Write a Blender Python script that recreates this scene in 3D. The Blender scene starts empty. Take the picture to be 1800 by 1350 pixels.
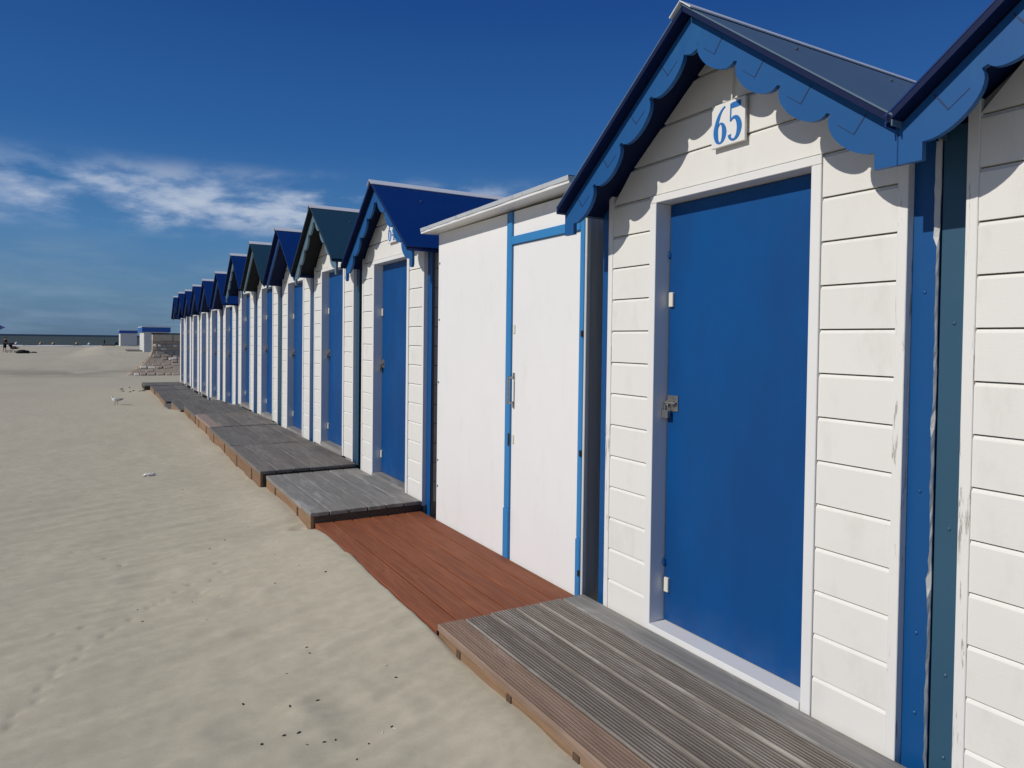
import bpy, bmesh, math, random
import numpy as np
from mathutils import Vector, Matrix

random.seed(7)
SC = bpy.context.scene
COL = SC.collection
R = math.radians

# ------------------------------------------------------------------ camera
# world axes: Y runs along the row of huts (receding), X goes into the huts, Z up; deck of hut 65 is z = 0
F_PX, PX, PY = 1240.0, 900.0, 624.0            # focal length and principal point in photo pixels (1800 wide)
YAW, PITCH, ROLL = R(30.3), R(-1.2), R(0.73)
CAM = Vector((-2.25, 0.0, 1.35))
fw = Vector((math.sin(YAW)*math.cos(PITCH), math.cos(YAW)*math.cos(PITCH), math.sin(PITCH)))
rt = Vector((math.cos(YAW), -math.sin(YAW), 0.0))
up = rt.cross(fw)
rt2 = math.cos(ROLL)*rt + math.sin(ROLL)*up
up2 = -math.sin(ROLL)*rt + math.cos(ROLL)*up
cam_d = bpy.data.cameras.new('camera')
cam = bpy.data.objects.new('camera', cam_d)
COL.objects.link(cam)
cam_d.sensor_width = 36.0
cam_d.lens = F_PX/1800*36.0
cam_d.shift_y = -51.0/1800
cam_d.clip_start = 0.05
cam_d.clip_end = 20000
m3 = Matrix((rt2, up2, -fw)).transposed()
cam.matrix_world = Matrix.Translation(CAM) @ m3.to_4x4()
SC.camera = cam
SC.render.resolution_x, SC.render.resolution_y = 1024, 768

# ------------------------------------------------------------------ light
SUN_D = Vector((0.815, -0.055, -0.577)).normalized()      # direction the sunlight travels
SUN_EL = math.asin(-SUN_D.z)
SUN_AZ = math.atan2(-SUN_D.x, -SUN_D.y)                  # compass bearing of the sun, from +Y towards +X
world = bpy.data.worlds.new('World')
SC.world = world
world.use_nodes = True
sun_d = bpy.data.lights.new('sun', 'SUN')
sun_d.energy = 3.15
sun_d.angle = R(0.53)
sun_d.color = (1.0, 0.945, 0.855)
sun = bpy.data.objects.new('sun', sun_d)
COL.objects.link(sun)
sun.rotation_euler = SUN_D.to_track_quat('-Z', 'Y').to_euler()
sun.location = (-6, 0, 8)
SC.view_settings.view_transform = 'Standard'
SC.view_settings.look = 'None'
SC.view_settings.exposure = 0.0
SC.view_settings.gamma = 1.0
SC.cycles.use_denoising = True


class NT:
    """small helper to write node trees"""
    def __init__(s, tree):
        s.t = tree
        s.t.nodes.clear()
    def n(s, kind, ins=None, **props):
        nd = s.t.nodes.new(kind)
        for k, v in props.items():
            setattr(nd, k, v)
        for k, v in (ins or {}).items():
            if isinstance(v, bpy.types.NodeSocket):
                s.t.links.new(v, nd.inputs[k])
            else:
                nd.inputs[k].default_value = v
        return nd
    def math(s, op, a, b=0.0, c=0.0, clamp=False):
        return s.n('ShaderNodeMath', {0: a, 1: b, 2: c}, operation=op, use_clamp=clamp).outputs[0]
    def mix(s, fac, a, b, blend='MIX'):
        nd = s.n('ShaderNodeMix', {}, data_type='RGBA', blend_type=blend)
        for i, v in ((0, fac), (6, a), (7, b)):
            if isinstance(v, bpy.types.NodeSocket):
                s.t.links.new(v, nd.inputs[i])
            else:
                nd.inputs[i].default_value = v
        return nd.outputs[2]
    def ramp(s, fac, *stops):
        nd = s.n('ShaderNodeValToRGB', {0: fac})
        el = nd.color_ramp.elements
        while len(el) < len(stops):
            el.new(0.5)
        for e, (p, c) in zip(el, stops):
            e.position = p
            e.color = c if len(c) == 4 else (*c, 1)
        return nd.outputs[0]
    def smooth(s, v, lo, hi):
        return s.n('ShaderNodeMapRange', {0: v, 1: lo, 2: hi, 3: 0.0, 4: 1.0}, interpolation_type='SMOOTHSTEP').outputs[0]
    def noise(s, vec, scale, detail=4, rough=0.55, dist=0.0):
        return s.n('ShaderNodeTexNoise', {'Vector': vec, 'Scale': scale, 'Detail': detail, 'Roughness': rough, 'Distortion': dist}).outputs[0]
    def mapping(s, vec, scale=(1, 1, 1), loc=(0, 0, 0), rot=(0, 0, 0)):
        return s.n('ShaderNodeMapping', {'Vector': vec, 'Scale': scale, 'Location': loc, 'Rotation': rot}).outputs[0]


def rgb(*c):
    """sRGB 0..255 to linear"""
    return tuple(((v/255)/12.92 if v/255 <= 0.04045 else ((v/255+0.055)/1.055)**2.4) for v in c) + (1.0,)


# sky: physical daylight sky with a band of fair-weather clouds and a dull bank low over the sea, the same all round
w = NT(world.node_tree)
sky = w.n('ShaderNodeTexSky', sky_type='NISHITA', sun_disc=False)
sky.sun_elevation = SUN_EL
sky.sun_rotation = SUN_AZ
sky.air_density = 1.0
sky.dust_density = 0.25
sky.ozone_density = 3.0
tc = w.n('ShaderNodeTexCoord').outputs['Generated']
sep = w.n('ShaderNodeSeparateXYZ', {0: tc})
zz = sep.outputs[2]
den = w.math('ADD', w.math('MAXIMUM', zz, 0.0), 0.10)
flat = w.n('ShaderNodeCombineXYZ', {0: w.math('DIVIDE', sep.outputs[0], den), 1: w.math('DIVIDE', sep.outputs[1], den), 2: 0.0}).outputs[0]
flat = w.mapping(flat, (1.0, 0.72, 1.0), (1.3, 0.35, 0.0), (0, 0, R(12)))
n1 = w.noise(flat, 2.4, 10, 0.58, 0.1)
n2 = w.noise(flat, 0.55, 3, 0.5)
band = w.math('MULTIPLY', w.smooth(zz, 0.118, 0.160), w.math('SUBTRACT', 1.0, w.smooth(zz, 0.182, 0.228)))
cov = w.math('MULTIPLY', w.smooth(w.math('ADD', w.math('MULTIPLY', n1, 0.75), w.math('MULTIPLY', n2, 0.45)), 0.47, 0.62), band)
def sk(*c):
    return tuple(v*10.0 for v in rgb(*c)[:3])
rmp = w.n('ShaderNodeValToRGB', {0: zz})
els = rmp.color_ramp.elements
stops = [(0.0, (86, 114, 142)), (0.05, (90, 127, 160)), (0.13, (70, 121, 170)), (0.25, (42, 95, 158)), (0.42, (24, 70, 137)), (1.0, (18, 55, 115))]
while len(els) < len(stops):
    els.new(0.5)
for e_, (p_, c_) in zip(els, stops):
    e_.position = p_
    e_.color = (*sk(*c_), 1)
lown = w.noise(w.mapping(flat, (0.6, 0.6, 1)), 1.3, 7, 0.6)
lowm = w.math('MULTIPLY', w.math('MULTIPLY', w.smooth(lown, 0.40, 0.68), w.math('SUBTRACT', 1.0, w.smooth(zz, 0.07, 0.15))), 0.55)
c0 = w.mix(0.96, sky.outputs[0], rmp.outputs[0])
c1 = w.mix(lowm, c0, (*sk(122, 150, 176), 1))
c2 = w.mix(w.math('MULTIPLY', cov, 0.88), c1, w.mix(w.smooth(n1, 0.44, 0.66), (*sk(126, 152, 190), 1), (*sk(186, 197, 214), 1)))
bg = w.n('ShaderNodeBackground', {0: c2, 1: 0.10})
w.t.links.new(bg.outputs[0], w.n('ShaderNodeOutputWorld').inputs[0])


# ------------------------------------------------------------------ materials
MATS = {}

def material(name, build):
    if name not in MATS:
        m = bpy.data.materials.new(name)
        m.use_nodes = True
        t = NT(m.node_tree)
        out = t.n('ShaderNodeOutputMaterial')
        p = t.n('ShaderNodeBsdfPrincipled')
        t.t.links.new(p.outputs[0], out.inputs[0])
        build(t, p)
        MATS[name] = m
    return MATS[name]


def setp(t, p, **kw):
    for k, v in kw.items():
        k = k.replace('_', ' ')
        if isinstance(v, bpy.types.NodeSocket):
            t.t.links.new(v, p.inputs[k])
        else:
            p.inputs[k].default_value = v


def bump(t, h, strength, dist):
    return t.n('ShaderNodeBump', {'Height': h, 'Strength': strength, 'Distance': dist}).outputs[0]


def paint(name, col, rough=0.4, grain=(2, 2, 2), gscale=20, gstr=0.15, var=0.12, dirt=None, dirt_amt=0.0, spec=0.5, gdist=0.002):
    """painted surface: colour drift, faint grain relief, optional blotchy grime"""
    def b(t, p):
        v = t.n('ShaderNodeTexCoord').outputs['Object']
        inf = t.n('ShaderNodeObjectInfo').outputs['Random']
        vv = t.n('ShaderNodeVectorMath', {0: v, 1: t.n('ShaderNodeCombineXYZ', {0: t.math('MULTIPLY', inf, 31.0), 1: t.math('MULTIPLY', inf, 17.0), 2: 0.0}).outputs[0]}, operation='ADD').outputs[0]
        big = t.noise(vv, 2.2, 3)
        c = t.mix(t.math('MULTIPLY', t.smooth(big, 0.3, 0.7), var), (*col, 1) if len(col) == 3 else col, tuple(x*0.72 for x in col[:3])+(1,))
        c = t.mix(t.math('MULTIPLY', inf, var*0.6), c, tuple(min(1, x*1.1+0.003) for x in col[:3])+(1,))
        if dirt:
            dn = t.noise(t.mapping(vv, (3, 3, 1.2)), 3.0, 6, 0.65)
            c = t.mix(t.math('MULTIPLY', t.smooth(dn, 0.52, 0.75), dirt_amt), c, dirt)
        g = t.noise(t.mapping(vv, grain), gscale, 4, 0.6)
        setp(t, p, Base_Color=c, Roughness=t.math('ADD', t.math('MULTIPLY', g, 0.2), rough-0.1), Normal=bump(t, g, gstr, gdist))
        p.inputs['Specular IOR Level'].default_value = spec
    return material(name, b)


def wood(name, dark, light, pale, streak=0.6, rough=0.8, axis=1, bumpd=0.002, patch=0.4):
    """weathered wood: long grain streaks along one axis, bleached patches"""
    def b(t, p):
        v = t.n('ShaderNodeTexCoord').outputs['Object']
        inf = t.n('ShaderNodeObjectInfo').outputs['Random']
        vv = t.n('ShaderNodeVectorMath', {0: v, 1: t.n('ShaderNodeCombineXYZ', {0: t.math('MULTIPLY', inf, 13.0), 1: t.math('MULTIPLY', inf, 29.0), 2: t.math('MULTIPLY', inf, 7.0)}).outputs[0]}, operation='ADD').outputs[0]
        sc = [34.0, 34.0, 34.0]
        sc[axis] = 1.6
        g = t.noise(t.mapping(vv, tuple(sc)), 1.6, 8, 0.68, 0.6)
        sc2 = [5.0, 5.0, 5.0]
        sc2[axis] = 1.2
        pt = t.noise(t.mapping(vv, tuple(sc2)), 1.4, 6, 0.65, 0.8)
        c = t.mix(t.math('ADD', t.math('MULTIPLY', t.smooth(g, 0.30, 0.72), streak), 0.5*(1-streak)), dark, light)
        c = t.mix(t.math('MULTIPLY', t.smooth(pt, 0.5, 0.72), patch), c, pale)
        c = t.mix(t.math('MULTIPLY', inf, 0.35), c, tuple(x*0.7 for x in dark[:3])+(1,))
        setp(t, p, Base_Color=c, Roughness=rough, Normal=bump(t, g, 0.55, bumpd))
        p.inputs['Specular IOR Level'].default_value = 0.25
    return material(name, b)


WHITE = (0.78, 0.768, 0.73)
M_white = paint('white_siding_paint', WHITE, 0.45, (0.6, 1.5, 30), 9, 0.22, 0.10, (0.50, 0.50, 0.45, 1), 0.22, 0.35)
M_trim = paint('white_trim_paint', (0.77, 0.77, 0.755), 0.45, (30, 30, 1.5), 6, 0.15, 0.08, (0.5, 0.5, 0.47, 1), 0.12, 0.4)
M_panel = paint('white_panel_paint', (0.80, 0.80, 0.795), 0.5, (1, 1, 1), 60, 0.06, 0.07, (0.66, 0.62, 0.60, 1), 0.25, 0.3)
M_door = paint('blue_door_paint', (0.0, 0.060, 0.225), 0.45, (3, 3, 1), 8, 0.05, 0.14, (0.0, 0.05, 0.17, 1), 0.35, 0.22)
def door_b(t, p):
    v = t.n('ShaderNodeTexCoord').outputs['Object']
    inf = t.n('ShaderNodeObjectInfo').outputs['Random']
    zd = t.n('ShaderNodeSeparateXYZ', {0: v}).outputs[2]
    vv = t.n('ShaderNodeVectorMath', {0: v, 1: t.n('ShaderNodeCombineXYZ', {0: t.math('MULTIPLY', inf, 31.0), 1: t.math('MULTIPLY', inf, 17.0), 2: 0.0}).outputs[0]}, operation='ADD').outputs[0]
    big = t.noise(t.mapping(vv, (1.5, 1.5, 0.6)), 2.0, 4)
    c = t.mix(t.smooth(big, 0.32, 0.7), (0.0, 0.068, 0.245, 1), (0.0, 0.050, 0.192, 1))
    c = t.mix(t.math('MULTIPLY', inf, 0.30), c, (0.012, 0.085, 0.27, 1))
    scuff = t.noise(t.mapping(vv, (7, 7, 1.4)), 3.0, 8, 0.7)
    c = t.mix(t.math('MULTIPLY', t.smooth(scuff, 0.66, 0.74), 0.30), c, (0.035, 0.13, 0.32, 1))
    dust = t.math('MULTIPLY', t.math('SUBTRACT', 1.0, t.smooth(zd, 0.02, 0.22)), t.smooth(t.noise(vv, 9.0, 6, 0.65), 0.35, 0.7))
    c = t.mix(t.math('MULTIPLY', dust, 0.07), c, (0.22, 0.21, 0.19, 1))
    g = t.noise(t.mapping(vv, (40, 40, 2.5)), 4.0, 4)
    setp(t, p, Base_Color=c, Roughness=t.math('ADD', t.math('MULTIPLY', big, 0.2), 0.36), Normal=bump(t, t.math('ADD', t.math('MULTIPLY', g, 0.3), big), 0.12, 0.004))
    p.inputs['Specular IOR Level'].default_value = 0.25
M_door = material('blue_door_gloss', door_b)
M_barge = paint('blue_barge_paint', (0.012, 0.090, 0.270), 0.5, (2, 2, 2), 14, 0.10, 0.12, (0.018, 0.125, 0.30, 1), 0.4, 0.25)
M_bargeteal = paint('slate_barge_paint', (0.10, 0.17, 0.22), 0.45, (2, 2, 2), 14, 0.10, 0.15)
M_bargenavy = paint('navy_barge_paint', (0.008, 0.05, 0.19), 0.45, (2, 2, 2), 14, 0.10, 0.15)
M_roofblue = paint('deep_blue_roof_metal', (0.002, 0.029, 0.160), 0.42, (1, 1, 1), 5, 0.05, 0.15, (0.01, 0.05, 0.2, 1), 0.25, 0.35)
M_roofteal = paint('dark_teal_roof_metal', (0.018, 0.060, 0.092), 0.42, (1, 1, 1), 5, 0.05, 0.15, (0.03, 0.08, 0.11, 1), 0.3, 0.35)
M_shadenavy = paint('navy_underside_shade', (0.002, 0.010, 0.055), 0.6, spec=0.2)  # near-black navy: shade under the roof overhang put into the colour
M_shadeteal = paint('grey_underside_shade', (0.016, 0.018, 0.020), 0.6, spec=0.2)  # dark grey with the underside shade of the teal roofs painted in
M_rooffade = paint('faded_blue_roof_metal', (0.105, 0.165, 0.225), 0.42, (1, 4, 1), 5, 0.12, 0.2, (0.12, 0.2, 0.27, 1), 0.5, 0.5)
M_stripblue = paint('blue_strip_metal', (0.004, 0.075, 0.245), 0.4, (1, 1, 1), 5, 0.05, 0.15, None, 0, 0.4)
M_stripteal = paint('teal_strip_metal', (0.030, 0.090, 0.150), 0.4, (1, 1, 1), 5, 0.05, 0.2, None, 0, 0.4)
M_skyblue = paint('light_blue_post_paint', (0.035, 0.215, 0.50), 0.45, (30, 30, 2), 6, 0.2, 0.15, (0.03, 0.15, 0.36, 1), 0.5, 0.4)
M_ridge = paint('white_ridge_metal', (0.74, 0.76, 0.78), 0.35, (1, 1, 1), 5, 0.05, 0.1)
M_alu = paint('grey_roof_edge_metal', (0.50, 0.53, 0.55), 0.45, (2, 20, 2), 8, 0.3, 0.3, (0.25, 0.27, 0.28, 1), 0.7)
M_back = paint('shadowed_backing_board', (0.30, 0.29, 0.27), 0.8)
M_greyside = wood('bare_grey_timber', rgb(178, 180, 180), rgb(205, 206, 204), rgb(218, 218, 214), axis=2)
M_ink = paint('blue_number_paint', (0.012, 0.15, 0.46), 0.5)
M_dark = paint('dark_hole', (0.012, 0.012, 0.014), 0.7)
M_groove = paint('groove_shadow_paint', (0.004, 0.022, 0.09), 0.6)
M_plastic = paint('cream_plastic', (0.72, 0.70, 0.60), 0.4)
M_film = paint('torn_pale_film', (0.62, 0.63, 0.62), 0.5, (20, 20, 6), 9, 0.6, 0.4)

def steel_b(t, p):
    v = t.n('ShaderNodeTexCoord').outputs['Object']
    n = t.noise(v, 60, 4)
    setp(t, p, Base_Color=t.mix(n, (0.22, 0.21, 0.20, 1), (0.55, 0.53, 0.50, 1)), Metallic=0.9, Roughness=0.42)
M_steel = material('tarnished_steel', steel_b)

def peel_b(t, p):
    v = t.n('ShaderNodeTexCoord').outputs['Object']
    n = t.noise(t.mapping(v, (22, 22, 2.2)), 1.6, 8, 0.7, 0.5)
    g = t.noise(t.mapping(v, (60, 60, 2)), 1.5, 6, 0.65)
    wd = t.mix(g, rgb(128, 122, 112), rgb(190, 184, 174))
    c = t.mix(t.smooth(n, 0.57, 0.64), (0.78, 0.77, 0.74, 1), wd)
    setp(t, p, Base_Color=c, Roughness=0.6, Normal=bump(t, t.math('ADD', t.math('MULTIPLY', n, -1.0), g), 0.5, 0.004))
M_peel = material('peeling_white_paint', peel_b)

M_grey = wood('weathered_grey_deck', rgb(88, 84, 80), rgb(142, 138, 132), rgb(172, 170, 166), patch=0.35)
M_grey2 = wood('bleached_grey_deck', rgb(110, 108, 104), rgb(164, 162, 157), rgb(202, 201, 197), patch=0.5)
M_grey3 = wood('dark_grey_deck', rgb(86, 84, 81), rgb(128, 126, 121), rgb(152, 150, 146), patch=0.3)
M_groovewood = wood('reeded_deck', rgb(112, 104, 96), rgb(172, 165, 156), rgb(200, 196, 190), patch=0.5, streak=0.8)
M_reeddark = wood('dark_reed_grooves', rgb(74, 67, 61), rgb(108, 100, 92), rgb(124, 117, 110), patch=0.4)
M_brownwood = wood('brown_edge_plank', rgb(112, 92, 80), rgb(170, 146, 128), rgb(182, 168, 156), patch=0.4)
M_pinkwood = wood('pale_pinkish_plank', rgb(142, 124, 116), rgb(172, 154, 146), rgb(182, 168, 160), patch=0.3)
M_tanwood = wood('tan_side_board', rgb(118, 92, 70), rgb(160, 130, 102), rgb(150, 130, 112), patch=0.5)
M_joist = wood('dark_joist_timber', rgb(58, 50, 44), rgb(92, 80, 70), rgb(100, 92, 84), patch=0.3)
M_joistend = wood('brown_joist_end', rgb(78, 62, 50), rgb(112, 92, 76), rgb(120, 102, 86), axis=2, patch=0.3)
M_red = wood('red_brown_stained_deck', rgb(116, 66, 44), rgb(152, 92, 62), rgb(164, 108, 80), patch=0.4, rough=0.65, bumpd=0.0015, streak=0.75)

def sand_b(t, p):
    v = t.n('ShaderNodeTexCoord').outputs['Object']
    fine = t.noise(v, 420, 3, 0.7)
    mid = t.noise(t.mapping(v, (1, 1, 1)), 14, 6, 0.6)
    rip = t.noise(t.mapping(v, (2.0, 11, 1)), 1.6, 5, 0.6, 0.7)
    big = t.noise(v, 0.35, 5, 0.6)
    sy = t.n('ShaderNodeSeparateXYZ', {0: v}).outputs[1]
    c = t.mix(t.smooth(mid, 0.35, 0.68), (0.495, 0.452, 0.338, 1), (0.550, 0.504, 0.380, 1))
    c = t.mix(t.math('MULTIPLY', t.smooth(big, 0.45, 0.7), 0.45), c, (0.47, 0.425, 0.32, 1))
    # darker, noise-broken band across the middle beach
    dark_band = t.math('MULTIPLY', t.smooth(sy, 30, 36), t.math('SUBTRACT', 1.0, t.smooth(sy, 40, 50)))
    wn = t.noise(t.mapping(v, (0.35, 0.16, 1)), 1.0, 5, 0.6)
    c = t.mix(t.math('MULTIPLY', t.math('MULTIPLY', dark_band, t.smooth(wn, 0.38, 0.6)), 0.6), c, (0.235, 0.205, 0.165, 1))
    c = t.mix(t.math('MULTIPLY', t.smooth(fine, 0.58, 0.75), 0.45), c, (0.27, 0.24, 0.18, 1))
    spk = t.noise(v, 110, 2, 0.6)
    c = t.mix(t.math('MULTIPLY', t.smooth(spk, 0.60, 0.78), 0.30), c, (0.30, 0.26, 0.20, 1))
    h = t.math('ADD', t.math('MULTIPLY', fine, 0.10), t.math('ADD', t.math('MULTIPLY', rip, 0.9), t.math('MULTIPLY', mid, 0.5)))
    setp(t, p, Base_Color=c, Roughness=0.95, Normal=bump(t, h, 0.28, 0.010))
    p.inputs['Specular IOR Level'].default_value = 0.15
M_sand = material('beach_sand', sand_b)

def sea_b(t, p):
    v = t.n('ShaderNodeTexCoord').outputs['Object']
    sy = t.n('ShaderNodeSeparateXYZ', {0: v}).outputs[1]
    wv = t.noise(t.mapping(v, (0.05, 0.30, 1)), 1.0, 7, 0.65)
    w2 = t.noise(t.mapping(v, (0.006, 0.03, 1)), 1.0, 5, 0.6)
    c = t.mix(t.smooth(wv, 0.35, 0.7), (0.040, 0.058, 0.052, 1), (0.105, 0.128, 0.115, 1))
    c = t.mix(t.math('MULTIPLY', t.smooth(w2, 0.45, 0.7), 0.5), c, (0.05, 0.075, 0.075, 1))
    c = t.mix(t.smooth(sy, 900, 1700), c, (0.010, 0.024, 0.045, 1))
    cap = t.noise(t.mapping(v, (0.07, 0.16, 1)), 1.0, 8, 0.7)
    c = t.mix(t.math('MULTIPLY', t.smooth(cap, 0.66, 0.72), t.math('SUBTRACT', 1.0, t.smooth(sy, 300, 700))), c, (0.5, 0.5, 0.48, 1))
    setp(t, p, Base_Color=c, Roughness=0.75, Normal=bump(t, wv, 0.6, 0.6))
    p.inputs['Specular IOR Level'].default_value = 0.12
M_sea = material('sea_water', sea_b)
M_foam = paint('surf_foam', (0.72, 0.72, 0.70), 0.8, (1, 1, 1), 3, 0.5, 0.3)
M_stone = paint('pale_wall_stone', rgb(180, 166, 148), 0.9, (1, 1, 1), 9, 0.8, 0.3, rgb(136, 122, 108), 0.6, 0.2, 0.02)
M_stonepale = paint('bleached_wall_stone', rgb(222, 212, 196), 0.9, (1, 1, 1), 9, 0.8, 0.3, rgb(150, 136, 120), 0.5, 0.2, 0.02)
M_mortar = paint('rough_wall_mortar', rgb(172, 158, 140), 0.95, (1, 1, 1), 6, 1.0, 0.3, rgb(132, 118, 104), 0.6, 0.2, 0.03)
M_coping = paint('cream_coping_render', rgb(206, 192, 164), 0.9, (1, 1, 1), 5, 0.6, 0.3, rgb(140, 126, 106), 0.5, 0.2, 0.02)
M_cap = paint('dark_coping_top', rgb(62, 56, 52), 0.9)
M_cabgrey = paint('grey_cabin_wall', rgb(206, 207, 204), 0.7)
M_cabwhite = paint('white_cabin_front', (0.78, 0.78, 0.76), 0.6)
M_cabblue = paint('blue_cabin_fascia', (0.012, 0.10, 0.40), 0.5)
M_cloth = paint('black_cloth', (0.012, 0.012, 0.015), 0.9)
M_maroon = paint('maroon_cloth', (0.07, 0.012, 0.025), 0.9)
M_skin = paint('skin', (0.42, 0.25, 0.17), 0.6)
M_hair = paint('dark_hair', (0.015, 0.011, 0.009), 0.6)
M_rubber = paint('black_rubber', (0.015, 0.015, 0.015), 0.7)
M_orange = paint('orange_buoy_plastic', (0.62, 0.40, 0.16), 0.5)
M_buoywhite = paint('white_buoy_plastic', (0.75, 0.72, 0.66), 0.5)
M_flag = paint('blue_flag_cloth', (0.01, 0.03, 0.18), 0.8)
M_gullgrey = paint('grey_feathers', (0.30, 0.30, 0.31), 0.8)
M_gullwhite = paint('white_feathers', (0.8, 0.8, 0.78), 0.8)
M_gulldark = paint('dark_feathers', (0.03, 0.028, 0.028), 0.8)
M_leg = paint('dull_leg_skin', (0.10, 0.07, 0.06), 0.7)
M_shell = paint('white_shell', (0.80, 0.78, 0.72), 0.5)
M_bit = paint('black_wood_scrap', (0.015, 0.013, 0.012), 0.9)
M_olive = paint('olive_canvas', (0.12, 0.13, 0.09), 0.9)


# ------------------------------------------------------------------ mesh helpers
class MB:
    def __init__(s):
        s.v, s.f = [], []
    def add(s, vs, fs):
        o = len(s.v)
        s.v += [tuple(p) for p in vs]
        s.f += [tuple(i+o for i in f) for f in fs]
        return s
    def box(s, x0, x1, y0, y1, z0, z1):
        vs = [(x, y, z) for x in (x0, x1) for y in (y0, y1) for z in (z0, z1)]
        return s.add(vs, [(0, 1, 3, 2), (4, 6, 7, 5), (0, 4, 5, 1), (2, 3, 7, 6), (0, 2, 6, 4), (1, 5, 7, 3)])
    def prism(s, pts, axis, a, b):
        """polygon pts in the two other axes (in xyz order) swept along axis from a to b"""
        def mk(p, t):
            q = list(p)
            q.insert(axis, t)
            return tuple(q)
        n = len(pts)
        vs = [mk(p, a) for p in pts]+[mk(p, b) for p in pts]
        return s.add(vs, [tuple(range(n)), tuple(range(2*n-1, n-1, -1))]+[(i, i+n, (i+1) % n+n, (i+1) % n) for i in range(n)])
    def tube(s, path, rad, n=8, caps=True):
        path = [Vector(p) for p in path]
        if not isinstance(rad, (list, tuple)):
            rad = [rad]*len(path)
        vs, fs = [], []
        for i, p in enumerate(path):
            d = (path[min(i+1, len(path)-1)]-path[max(i-1, 0)]).normalized()
            a = d.cross(Vector((0, 0, 1)) if abs(d.z) < 0.9 else Vector((1, 0, 0))).normalized()
            b = d.cross(a)
            for k in range(n):
                t = 2*math.pi*k/n
                vs.append(p+rad[i]*(math.cos(t)*a+math.sin(t)*b))
        for i in range(len(path)-1):
            for k in range(n):
                fs.append((i*n+k, i*n+(k+1) % n, (i+1)*n+(k+1) % n, (i+1)*n+k))
        if caps:
            fs += [tuple(range(n))[::-1], tuple(range((len(path)-1)*n, len(path)*n))]
        return s.add(vs, fs)
    def lathe(s, prof, n=16, c=(0, 0, 0)):
        vs, fs = [], []
        for r, z in prof:
            for k in range(n):
                t = 2*math.pi*k/n
                vs.append((c[0]+r*math.cos(t), c[1]+r*math.sin(t), c[2]+z))
        for i in range(len(prof)-1):
            for k in range(n):
                fs.append((i*n+k, i*n+(k+1) % n, (i+1)*n+(k+1) % n, (i+1)*n+k))
        fs += [tuple(range(n))[::-1], tuple(range((len(prof)-1)*n, len(prof)*n))]
        return s.add(vs, fs)
    def blob(s, c, r, seed=0, n=8, m=6, rough=0.2):
        rnd = random.Random(seed)
        prof = []
        vs = [(c[0], c[1], c[2]-r[2])]
        for i in range(1, m):
            ph = -math.pi/2+math.pi*i/m
            for k in range(n):
                t = 2*math.pi*k/n
                q = 1+rnd.uniform(-rough, rough)
                vs.append((c[0]+r[0]*q*math.cos(ph)*math.cos(t), c[1]+r[1]*q*math.cos(ph)*math.sin(t), c[2]+r[2]*q*math.sin(ph)))
        vs.append((c[0], c[1], c[2]+r[2]))
        fs = [(0, 1+(k+1) % n, 1+k) for k in range(n)]
        for i in range(m-2):
            for k in range(n):
                a = 1+i*n
                fs.append((a+k, a+(k+1) % n, a+n+(k+1) % n, a+n+k))
        a = 1+(m-2)*n
        fs += [(a+k, a+(k+1) % n, len(vs)-1) for k in range(n)]
        return s.add(vs, fs)
    def mesh(s, name, bevel=0.0, smooth=False):
        me = bpy.data.meshes.new(name)
        me.from_pydata(s.v, [], s.f)
        bm = bmesh.new()
        bm.from_mesh(me)
        bmesh.ops.recalc_face_normals(bm, faces=bm.faces)
        if bevel:
            bmesh.ops.bevel(bm, geom=list(bm.edges), offset=bevel, segments=1, affect='EDGES', clamp_overlap=True)
        bm.to_mesh(me)
        bm.free()
        if smooth:
            me.polygons.foreach_set('use_smooth', [True]*len(me.polygons))
        me.update()
        return me


CACHE = {}

def part(name, key, builder, mat, parent=None, loc=(0, 0, 0), bevel=0.0, smooth=False, rot=None):
    """one mesh object; meshes with the same key and material are shared"""
    k = (key, mat.name) if key is not None else None
    if k is not None and k in CACHE:
        me = CACHE[k]
    else:
        mb = MB()
        builder(mb)
        me = mb.mesh(name, bevel, smooth)
        me.materials.append(mat)
        if k is not None:
            CACHE[k] = me
    o = bpy.data.objects.new(name, me)
    COL.objects.link(o)
    o.location = loc
    if rot:
        o.rotation_euler = rot
    if parent:
        o.parent = parent
    return o


def empty(name, loc, label, cat, group=None, rz=0.0):
    o = bpy.data.objects.new(name, None)
    COL.objects.link(o)
    o.empty_display_size = 0.2
    o.location = loc
    o.rotation_euler = (0, 0, rz)
    tag(o, label, cat, group)
    return o


def tag(o, label, cat, group=None):
    o['label'] = label
    o['category'] = cat
    if group:
        o['group'] = group
    return o


def ray(px, py):
    return fw+(px-PX)/F_PX*rt2-(py-PY)/F_PX*up2


# ------------------------------------------------------------------ sand
def vnoise(x, y, seed):
    xi, yi = np.floor(x).astype(np.int64), np.floor(y).astype(np.int64)
    fx, fy = x-xi, y-yi
    fx, fy = fx*fx*fx*(fx*(fx*6-15)+10), fy*fy*fy*(fy*(fy*6-15)+10)
    def h(a, b):
        n = (a*374761393+b*668265263+seed*974711) & 0x7fffffff
        n = ((n ^ (n >> 13))*1274126177) & 0x7fffffff
        return ((n ^ (n >> 16)) & 0xffff)/65535.0
    return (h(xi, yi)*(1-fx)+h(xi+1, yi)*fx)*(1-fy)+(h(xi, yi+1)*(1-fx)+h(xi+1, yi+1)*fx)*fy

def fbm(x, y, seed, octs=4):
    a, t, s = 0.5, 0.0, 0.0
    for o in range(octs):
        t = t+a*vnoise(x*2**o, y*2**o, seed+o)
        s += a
        a *= 0.5
    return t/s-0.5

def sstep(v, a, b):
    t = np.clip((v-a)/(b-a), 0, 1)
    return t*t*(3-2*t)

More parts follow.
